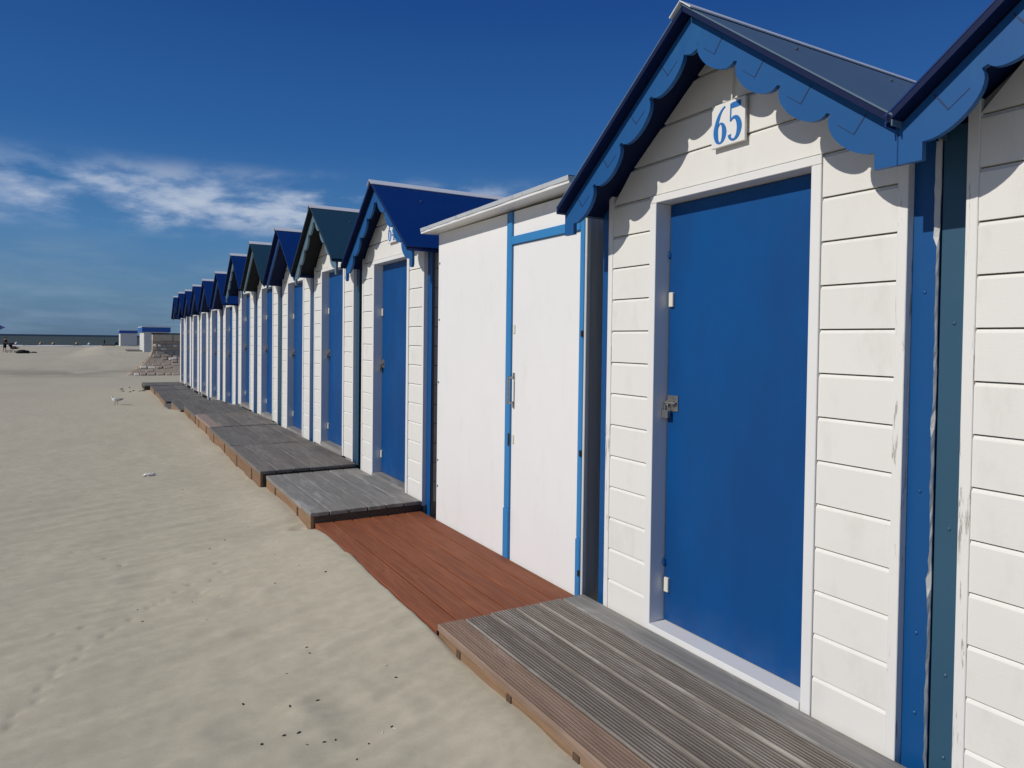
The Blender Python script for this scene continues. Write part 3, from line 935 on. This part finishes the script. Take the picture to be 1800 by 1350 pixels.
deck(12.39, 14.10, 0.075, -0.93, 'dark grey platform with broken side board, first beyond the pinkish-edged platform', [M_grey3], jo=1)
deck(14.14, 16.10, 0.0, -0.98, 'grey platform half buried in drifted sand at the step down', [M_grey3], jo=0)
deck(16.16, 17.98, -0.205, -0.99, 'low grey platform just past the step down in the row', [M_grey3], jo=0)
deck(18.03, 19.93, -0.165, -0.95, 'grey platform fourth from the far end of the row', [M_grey3], jo=0)
deck(19.98, 21.85, -0.165, -0.93, 'grey platform third from the far end of the row', [M_grey3], jo=0)
deck(21.90, 23.75, -0.16, -0.95, 'grey platform second from the far end of the row', [M_grey3], jo=0)
deck(23.80, 25.40, -0.15, -1.10, 'last grey platform at the far end of the row', [M_grey3], M_joist, jo=0)

# ------------------------------------------------------------------ old stone sea wall beyond the row
def hit_at_y(px, py, Y):
    d = ray(px, py)
    return CAM+d*((Y-CAM.y)/d.y)
YW = 36.0
TOPZ = hit_at_y(290, 585.5, YW).z
XL = hit_at_y(268.5, 600, YW).x
WB = hit_at_y(268, 616, YW).z            # foot of the upright wall, top of the sloping base
TOE = float(sand_h(0, 33, False))-0.15
OUT = 1.2                               # how far the sloping base runs out
wallT = empty('stone_sea_wall', (XL, YW, TOE), 'old stone sea wall with sloping rubble base and cream coping beyond the huts', 'sea wall')
HWB, HTOP = WB-TOE, TOPZ-TOE
def wcore(m):
    m.box(0, 14, 0, 0.7, 0, HTOP-0.36)
    n = 6
    def prof(t):
        return OUT*(1-t)**1.7
    rows = []
    for i in range(n+1):
        t = i/n
        o = prof(t)
        rows.append([(-o, 0.7, t*HWB), (-o, -o, t*HWB), (14, -o, t*HWB)])
    vs = [p for r_ in rows for p in r_]
    m.add(vs, [(3*i+k, 3*i+k+1, 3*i+k+4, 3*i+k+3) for i in range(n) for k in (0, 1)])
part('wall_core', None, wcore, M_mortar, wallT)
def capm(m):
    m.box(-0.04, 14, -0.04, 0.72, HTOP-0.06, HTOP)
part('coping_top', None, capm, M_cap, wallT)
rs_ = random.Random(9)
x = -0.02
while x < 6:
    l = rs_.uniform(0.75, 1.0)
    part('coping_block', None, lambda m: m.box(x, x+l-0.02, -0.035, 0.4, HTOP-0.355, HTOP-0.065), M_coping, wallT, bevel=0.02)
    x += l
# upright facing stones
zr = HWB+0.02
while zr < HTOP-0.42:
    hgt = rs_.uniform(0.11, 0.16)
    x = 0.02
    while x < 2.6:
        l = rs_.uniform(0.14, 0.34)
        if rs_.random() < 0.72:
            pr = rs_.uniform(0.012, 0.05)
            part('stone', None, lambda m: m.blob((x+l/2, 0.0, zr+hgt/2), (l*0.54, pr+0.02, hgt*0.52), int(x*1000), 8, 5, 0.10), M_stonepale if rs_.random() < 0.25 else M_stone, wallT)
        x += l+0.03
    zr += hgt+0.025
# paving stones on the sloping base, front face and sea side
def on_slope(t, along, face):
    t = min(t, 0.97)
    o = OUT*(1-t)**1.7
    do = -1.7*OUT*(1-t)**0.7
    nrm = Vector((0, -HWB, -do)).normalized() if face == 0 else Vector((-HWB, 0, -do)).normalized()
    p = Vector((along, -o, t*HWB)) if face == 0 else Vector((-o, along, t*HWB))
    return p, nrm
for face, a0, a1 in ((0, -1.2, 2.6), (1, -1.1, 0.6)):
    t = 0.05
    while t < 0.95:
        dt = rs_.uniform(0.09, 0.13)
        al = a0+rs_.uniform(0, 0.3)
        while al < a1:
            l = rs_.uniform(0.20, 0.42)
            o = OUT*(1-t)**1.7
            if al > -o+0.1 and rs_.random() < 0.8:
                p, nrm = on_slope(t+dt/2, al+l/2, face)
                q = nrm.to_track_quat('Z', 'Y')
                rise = rs_.uniform(0.0, 0.03)
                sw = dt*math.hypot(HWB, OUT)*0.46
                ob = part('stone', ('slopestone', rs_.randint(0, 5)), lambda m: m.prism([(-.16+rs_.uniform(0, .03), -.10+rs_.uniform(0, .02)), (.16-rs_.uniform(0, .03), -.10+rs_.uniform(0, .02)), (.16-rs_.uniform(0, .03), .10-rs_.uniform(0, .02)), (-.16+rs_.uniform(0, .03), .10-rs_.uniform(0, .02))], 2, -0.04, 0.035), M_stonepale if rs_.random() < 0.15 else M_stone, wallT, p+nrm*(rise-0.02), bevel=0.015)
                ob.rotation_euler = (q @ Matrix.Rotation(rs_.uniform(-0.12, 0.12)+0.10, 3, 'Z').to_quaternion()).to_euler()
                ob.scale = (l/0.32, sw/0.10, 1.0) if face == 0 else (sw/0.16, l/0.20, 1.0)
            al += l+0.03
        t += dt

# ------------------------------------------------------------------ far flat cabins
def far_cabin(px0, px1, pyb, side_px, hpx, label, doors):
    p = ground_hit(px1, pyb)
    Y = p.y
    d0 = hit_at_y(px0, pyb, Y)
    z0 = p.z-0.1
    zt = hit_at_y(px1, pyb-hpx, Y).z
    wv = p.x-d0.x
    h = zt-z0
    ln = side_px
    t = empty('flat_cabin', (d0.x, Y, z0), label, 'cabin', 'flat-roofed cabins by the shore')
    part('wall', None, lambda m: m.box(0, wv, 0, ln, 0, h-0.5), M_cabgrey, t)
    part('fascia', None, lambda m: m.box(-0.18, wv+0.12, -0.12, ln+0.1, h-0.5, h-0.07), M_cabblue, t)
    part('roof', None, lambda m: m.box(-0.2, wv+0.14, -0.14, ln+0.12, h-0.07, h), M_ridge, t)
    for k in range(doors):
        part('door', None, lambda m: m.box(-0.05, -0.002, 0.12+k*ln/doors, (k+0.82)*ln/doors, 0.05, h-0.55), M_cabwhite, t)
    return t, d0, Y, wv, h
c1_ = far_cabin(253.5, 297, 619, 7.5, 44.5, 'nearer grey and white flat-roofed cabin with blue fascia by the stone wall', 4)
c2_ = far_cabin(212, 240.5, 608.5, 9.0, 28, 'farther grey flat-roofed cabin with blue fascia near the shore', 3)
pd = ground_hit(250, 618)
dk = empty('deck_platform', (pd.x-1.2, pd.y, pd.z-0.05), 'low grey wooden platform beside the nearer flat-roofed cabin', 'deck')
for i in range(5):
    part('plank', None, lambda m: m.box(0.0+i*0.26, 0.245+i*0.26, 0, 6.5, 0.0, 0.14), M_grey3, dk)

# ------------------------------------------------------------------ people
def make_person(loc, rz, lean, label, hgt=1.66):
    """standing figure facing local +x, upper body leaning forward, hands out in front"""
    t = empty('person', loc, label, 'person', None, rz)
    k = hgt/1.70
    J = [(0, 0, .93), (lean*.25, 0, 1.10), (lean*.65, 0, 1.28), (lean*.9, 0, 1.42), (lean*1.05, 0, 1.50), (lean*1.2+.01, 0, 1.60), (lean*1.25+.01, 0, 1.69),
         (0, .09, .90), (.02, .10, .50), (-.03, .10, .09), (.09, .105, .03), (0, -.09, .90), (-.06, -.10, .50), (-.14, -.10, .09), (-.03, -.105, .03),
         (lean*.88, .17, 1.40), (lean*.6+.05, .20, 1.14), (lean+.24, .16, 1.02), (lean+.31, .15, 1.01),
         (lean*.88, -.17, 1.40), (lean*.6+.05, -.20, 1.14), (lean+.24, -.16, 1.02), (lean+.31, -.15, 1.01)]
    E_ = [(0, 1), (1, 2), (2, 3), (3, 4), (4, 5), (5, 6), (0, 7), (7, 8), (8, 9), (9, 10), (0, 11), (11, 12), (12, 13), (13, 14), (3, 15), (15, 16), (16, 17), (17, 18), (3, 19), (19, 20), (20, 21), (21, 22)]
    rad = [.13, .12, .13, .12, .055, .088, .075, .09, .058, .038, .03, .09, .058, .038, .03, .06, .042, .03, .026, .06, .042, .03, .026]
    me_ = bpy.data.meshes.new('body')
    me_.from_pydata([(x*k, y*k, z*k) for x, y, z in J], E_, [])
    me_.materials.append(M_skin)
    b = bpy.data.objects.new('body', me_)
    COL.objects.link(b)
    b.parent = t
    sm = b.modifiers.new('skin', 'SKIN')
    for i, r_ in enumerate(rad):
        me_.skin_vertices[0].data[i].radius = (r_*k, r_*k)
    me_.skin_vertices[0].data[0].use_root = True
    sm.use_smooth_shade = True
    b.modifiers.new('sub', 'SUBSURF').render_levels = 1
    def shirt(m):
        m.tube([(lean*.9*k, 0, 1.45*k), (lean*.8*k, 0, 1.36*k), (lean*.5*k, 0, 1.2*k), (lean*.2*k, 0, 1.06*k), (0, 0, .92*k), (-.01, 0, .80*k)], [.08*k, .175*k, .165*k, .15*k, .17*k, .17*k], 12)
        for sg in (-1, 1):
            m.tube([(lean*.88*k, sg*.13*k, 1.41*k), (lean*.75*k, sg*.19*k, 1.28*k), (lean*.65*k, sg*.205*k, 1.18*k)], [.07*k, .068*k, .06*k], 10)
    part('shirt', None, shirt, M_cloth, t, smooth=True)
    def shorts(m):
        for sg in (-1, 1):
            m.tube([(0, sg*.07*k, .90*k), (.0, sg*.095*k, .72*k), (-.02, sg*.10*k, .52*k)], [.12*k, .105*k, .085*k], 10)
    part('shorts', None, shorts, M_cloth, t, smooth=True)
    part('hair', None, lambda m: m.blob(((lean*1.2-.025)*k, 0, 1.655*k), (.105*k, .10*k, .10*k), 4, 10, 8, 0.04), M_hair, t, smooth=True)
    return t

gp = ground_hit(8.5, 619.5)
view_r = math.atan2(rt.y, rt.x)
make_person(gp, view_r, 0.10, 'person in dark clothes standing on the sand holding a pushchair')
g2 = ground_hit(183.5, 606.3)
make_person((g2.x, g2.y, g2.z-0.02), view_r+2.6, 0.22, 'person in dark clothes stooping near the water', 1.75)

def pushchair(loc, rz):
    t = empty('pushchair', loc, 'black and maroon pushchair in front of the standing person', 'pushchair', None, rz)
    for y in (-.24, .24):
        part('frame_tube', None, lambda m: (m.tube([(-.48, y, 1.02), (-.10, y, .62), (.42, y, .14)], .016, 8), m.tube([(-.38, y, .14), (.10, y, .50), (.50, y, .62)], .014, 8)), M_rubber, t)
    part('push_bar', None, lambda m: m.tube([(-.48, -.24, 1.02), (-.52, 0, 1.04), (-.48, .24, 1.02)], .018, 8), M_rubber, t)
    part('seat', None, lambda m: m.prism([(-.30, .88), (-.22, .90), (-.02, .50), (.36, .52), (.40, .46), (.34, .40), (-.08, .40)], 1, -.21, .21), M_cloth, t, bevel=0.02)
    part('hood', None, lambda m: m.prism([(-.34, .86)]+[(-.20+.34*math.cos(a), .78+.30*math.sin(a)) for a in np.linspace(2.6, 0.35, 9)], 1, -.23, .23), M_cloth, t, bevel=0.02)
    part('footrest', None, lambda m: m.prism([(.34, .50), (.62, .56), (.64, .50), (.38, .40)], 1, -.18, .18), M_maroon, t, bevel=0.01)
    part('blanket', None, lambda m: m.blob((.18, 0, .58), (.26, .20, .12), 3, 10, 6, .1), M_maroon, t, smooth=True)
    for x_, r_ in ((-.38, .14), (.44, .11)):
        for y in (-.28, .28):
            wh = part('wheel', None, lambda m: m.add(*torus((x_, y, r_), r_-.02, .022)), M_rubber, t)
            part('hub', None, lambda m: m.tube([(x_, y-.02, r_), (x_, y+.02, r_)], r_*.35, 10), M_steel, wh)
    return t

def torus(c, R_, r_, n=18, k=6):
    vs, fs = [], []
    for i in range(n):
        a = 2*math.pi*i/n
        for j in range(k):
            b = 2*math.pi*j/k
            vs.append((c[0]+(R_+r_*math.cos(b))*math.cos(a), c[1]+r_*math.sin(b), c[2]+(R_+r_*math.cos(b))*math.sin(a)))
    for i in range(n):
        for j in range(k):
            fs.append((i*k+j, i*k+(j+1) % k, ((i+1) % n)*k+(j+1) % k, ((i+1) % n)*k+j))
    return vs, fs

pp = gp+rt*0.85
pushchair((pp.x, pp.y, float(sand_h(pp.x, pp.y))), view_r)
b1 = ground_hit(38, 621)
tag(part('beach_bag', None, lambda m: m.add(*(lambda q: (q.v, q.f))(MB().blob((0, 0, .14), (.5, .35, .22), 5, 12, 7, .22).blob((.42, .1, .1), (.3, .3, .2), 8, 10, 6, .2))), M_cloth, None, b1, smooth=True), 'heap of black bags on the sand beside the pushchair', 'bag')
b2 = ground_hit(59, 620.3)
tag(part('folded_towel', None, lambda m: m.blob((0, 0, .04), (.32, .22, .10), 6, 10, 6, .2), M_cloth, None, b2, smooth=True), 'small dark folded towel lying apart on the sand past the bags', 'towel')
fp = ground_hit(-4, 618)
fl = empty('beach_flag', fp, 'blue pointed pennant on a thin pole near the standing person', 'flag')
zt = (hit_at_y(2, 575.5, fp.y)).z-fp.z
part('pole', None, lambda m: m.tube([(0, 0, -.2), (0, 0, zt+.5)], .025, 8), M_steel, fl)
def penn(m):
    n = 8
    pts = []
    for i in range(n+1):
        u = i/n
        wv = 0.04*math.sin(u*5)
        hh = 0.36*(1-u)
        pts.append((u*rt.x*0.95+wv*fw.x, u*rt.y*0.95+wv*fw.y, zt-hh))
        pts.append((u*rt.x*0.95+wv*fw.x, u*rt.y*0.95+wv*fw.y, zt+hh+0.001))
    back = [(a+0.004*fw.x, b+0.004*fw.y, c) for a, b, c in pts]
    N = len(pts)
    m.add(pts+back, [(2*i, 2*i+2, 2*i+3, 2*i+1) for i in range(n)]+[(N+2*i+1, N+2*i+3, N+2*i+2, N+2*i) for i in range(n)])
part('pennant', None, penn, M_flag, fl)

# buoys laid along the waterline
for i, (px, py, col) in enumerate([(29, 606, 0), (71.5, 606.3, 1), (93.7, 606.4, 1), (135, 606, 1), (157, 607, 0)]):
    p = ground_hit(px, py)
    by = tag(part('marker_buoy', ('buoy', col), lambda m: m.lathe([(.02, -.05), (.22, 0), (.36, .14), (.40, .34), (.34, .54), (.20, .66), (.07, .70), (.05, .80), (.02, .81)], 14), M_orange if col else M_buoywhite, None, p, smooth=True),
             'orange marker buoy lying along the waterline' if col else 'white marker buoy lying along the waterline', 'buoy', 'orange buoys at the waterline' if col else 'white buoys at the waterline')
    part('mooring_ring', 'bring', lambda m: m.add(*torus((0, 0, .84), .06, .015)), M_steel, by)
p = ground_hit(203.5, 607)
sh = empty('beach_shelter', p, 'small olive and pale beach shelter near the far cabin', 'shelter')
part('canopy', None, lambda m: m.prism([(-.6, 0), (-.45, .85), (.1, 1.0), (.55, .9), (.6, 0)], 1, -.4, .5), M_olive, sh, bevel=0.05)
part('front_flap', None, lambda m: m.prism([(-.62, .02), (-.5, .8), (-.25, .85), (-.3, .02)], 1, -.47, -.42), M_shell, sh)
p = ground_hit(191, 607.8)
tag(part('dark_mat', None, lambda m: m.prism([(-.9, -.4), (.8, -.45), (.95, .35), (-.7, .45)], 2, -0.02, 0.16), M_cloth, None, p, bevel=0.04), 'dark mat lying on the sand near the stooping person', 'mat')

# ------------------------------------------------------------------ gull
gg = ground_hit(204.5, 712)
gl = empty('gull', gg, 'small grey and white gull standing on the sand facing left', 'bird', None, view_r+math.pi)
def gbody(m):
    # local +x is the bird's front
    m.tube([(-.105, 0, .128), (-.07, 0, .125), (-.02, 0, .118), (.035, 0, .120), (.07, 0, .138), (.085, 0, .160), (.095, 0, .180), (.112, 0, .188), (.128, 0, .184)], [.010, .026, .040, .042, .032, .022, .021, .021, .010], 12)
part('body', None, gbody, M_gullwhite, gl, smooth=True)
for sg in (-1, 1):
    part('wing', None, lambda m: m.blob((-.04, sg*.030, .133), (.095, .018, .030), 4, 10, 6, .03), M_gullgrey, gl, smooth=True)
    part('wing_tip', None, lambda m: m.tube([(-.09, sg*.022, .140), (-.135, sg*.012, .146), (-.185, sg*.004, .158)], [.014, .010, .002], 8), M_gulldark, gl)
    part('leg', None, lambda m: (m.tube([(-.005+sg*.022, sg*.018, .09), (.0+sg*.022, sg*.018, .045), (-.004+sg*.022, sg*.018, .0)], .0045, 6), m.prism([(-.01+sg*.022, sg*.018), (.03+sg*.022, sg*.018-.014), (.03+sg*.022, sg*.018+.014)], 2, -.004, .003)), M_leg, gl)
part('tail', None, lambda m: m.prism([(-.09, -.015), (-.16, -.02), (-.16, .02), (-.09, .015)], 2, .124, .132), M_gullwhite, gl)
part('beak', None, lambda m: m.tube([(.126, 0, .185), (.150, 0, .180), (.162, 0, .176)], [.008, .006, .001], 8), M_gulldark, gl)
part('head_cap', None, lambda m: m.blob((.098, 0, .190), (.018, .0215, .014), 2, 10, 6, .02), M_gulldark, gl, smooth=True)

# ------------------------------------------------------------------ litter on the sand
def scatter(lst, name, mat, label, cat, group, size, conv=None):
    for i, q_ in enumerate(lst):
        px, py = (conv(*q_) if conv else q_)
        p = ground_hit(px, py)
        s = size*random.uniform(0.7, 1.4)
        o = part(name, (name, i % 5), lambda m: m.blob((0, 0, 0), (1.0, random.uniform(.35, .7), .35), i, 7, 5, .35), mat, None, (p.x, p.y, float(sand_h(p.x, p.y))+s*0.15))
        o.scale = (s, s, s)
        o.rotation_euler = (0, 0, random.uniform(0, 3.1))
        tag(o, label, cat, group)
scatter([(1250, 1093), (1325, 1250), (1130, 1258), (1048, 1087), (1323, 832), (1335, 860), (1237, 957), (1225, 1220), (1405, 508), (1187, 558), (876, 206), (942, 222), (780, 183), (593, 672), (615, 725), (893, 718), (130, 206), (905, 402), (1447, 1235), (1398, 1250), (1290, 1200), (1540, 1325), (1592, 1243), (1690, 1163), (1185, 437), (1070, 311), (970, 373), (1708, 965), (1370, 1067), (520, 480), (788, 152), (1290, 485), (830, 638)],
        'wood_scrap', M_bit, 'tiny black scrap of driftwood on the near sand', 'scrap', 'black scraps on the sand', 0.0062, c8)
scatter([(38, 486), (775, 665), (1108, 470), (958, 617), (1665, 918), (1650, 1190), (1703, 1183), (1195, 375)], 'shell_fragment', M_shell, 'tiny white shell fragment on the near sand', 'shell', 'white shell fragments on the sand', 0.007, c8)
for i, (px, py, lb, s) in enumerate([(258.5, 838.5, 'flat white crumpled scrap on the sand beside a round white shell', 0.045), (269, 837, 'round white shell beside a crumpled white scrap on the sand', 0.026)]):
    p = ground_hit(px, py)
    o = part('white_scrap' if i == 0 else 'sea_shell', None, lambda m: m.blob((0, 0, 0), (1.0, .6, .4 if i == 0 else .9), 40+i, 9, 6, .35 if i == 0 else .06), M_shell, None, (p.x, p.y, float(sand_h(p.x, p.y))+s*0.3))
    o.scale = (s, s, s)
    tag(o, lb, 'litter' if i == 0 else 'shell')
scatter([(214, 684.5), (216, 688), (229, 689), (234.5, 687.2), (246, 688), (252, 687.5), (228, 681.5)], 'seaweed_clump', M_bit, 'small dark clump of seaweed behind the gull', 'seaweed', 'seaweed clumps behind the gull', 0.05)
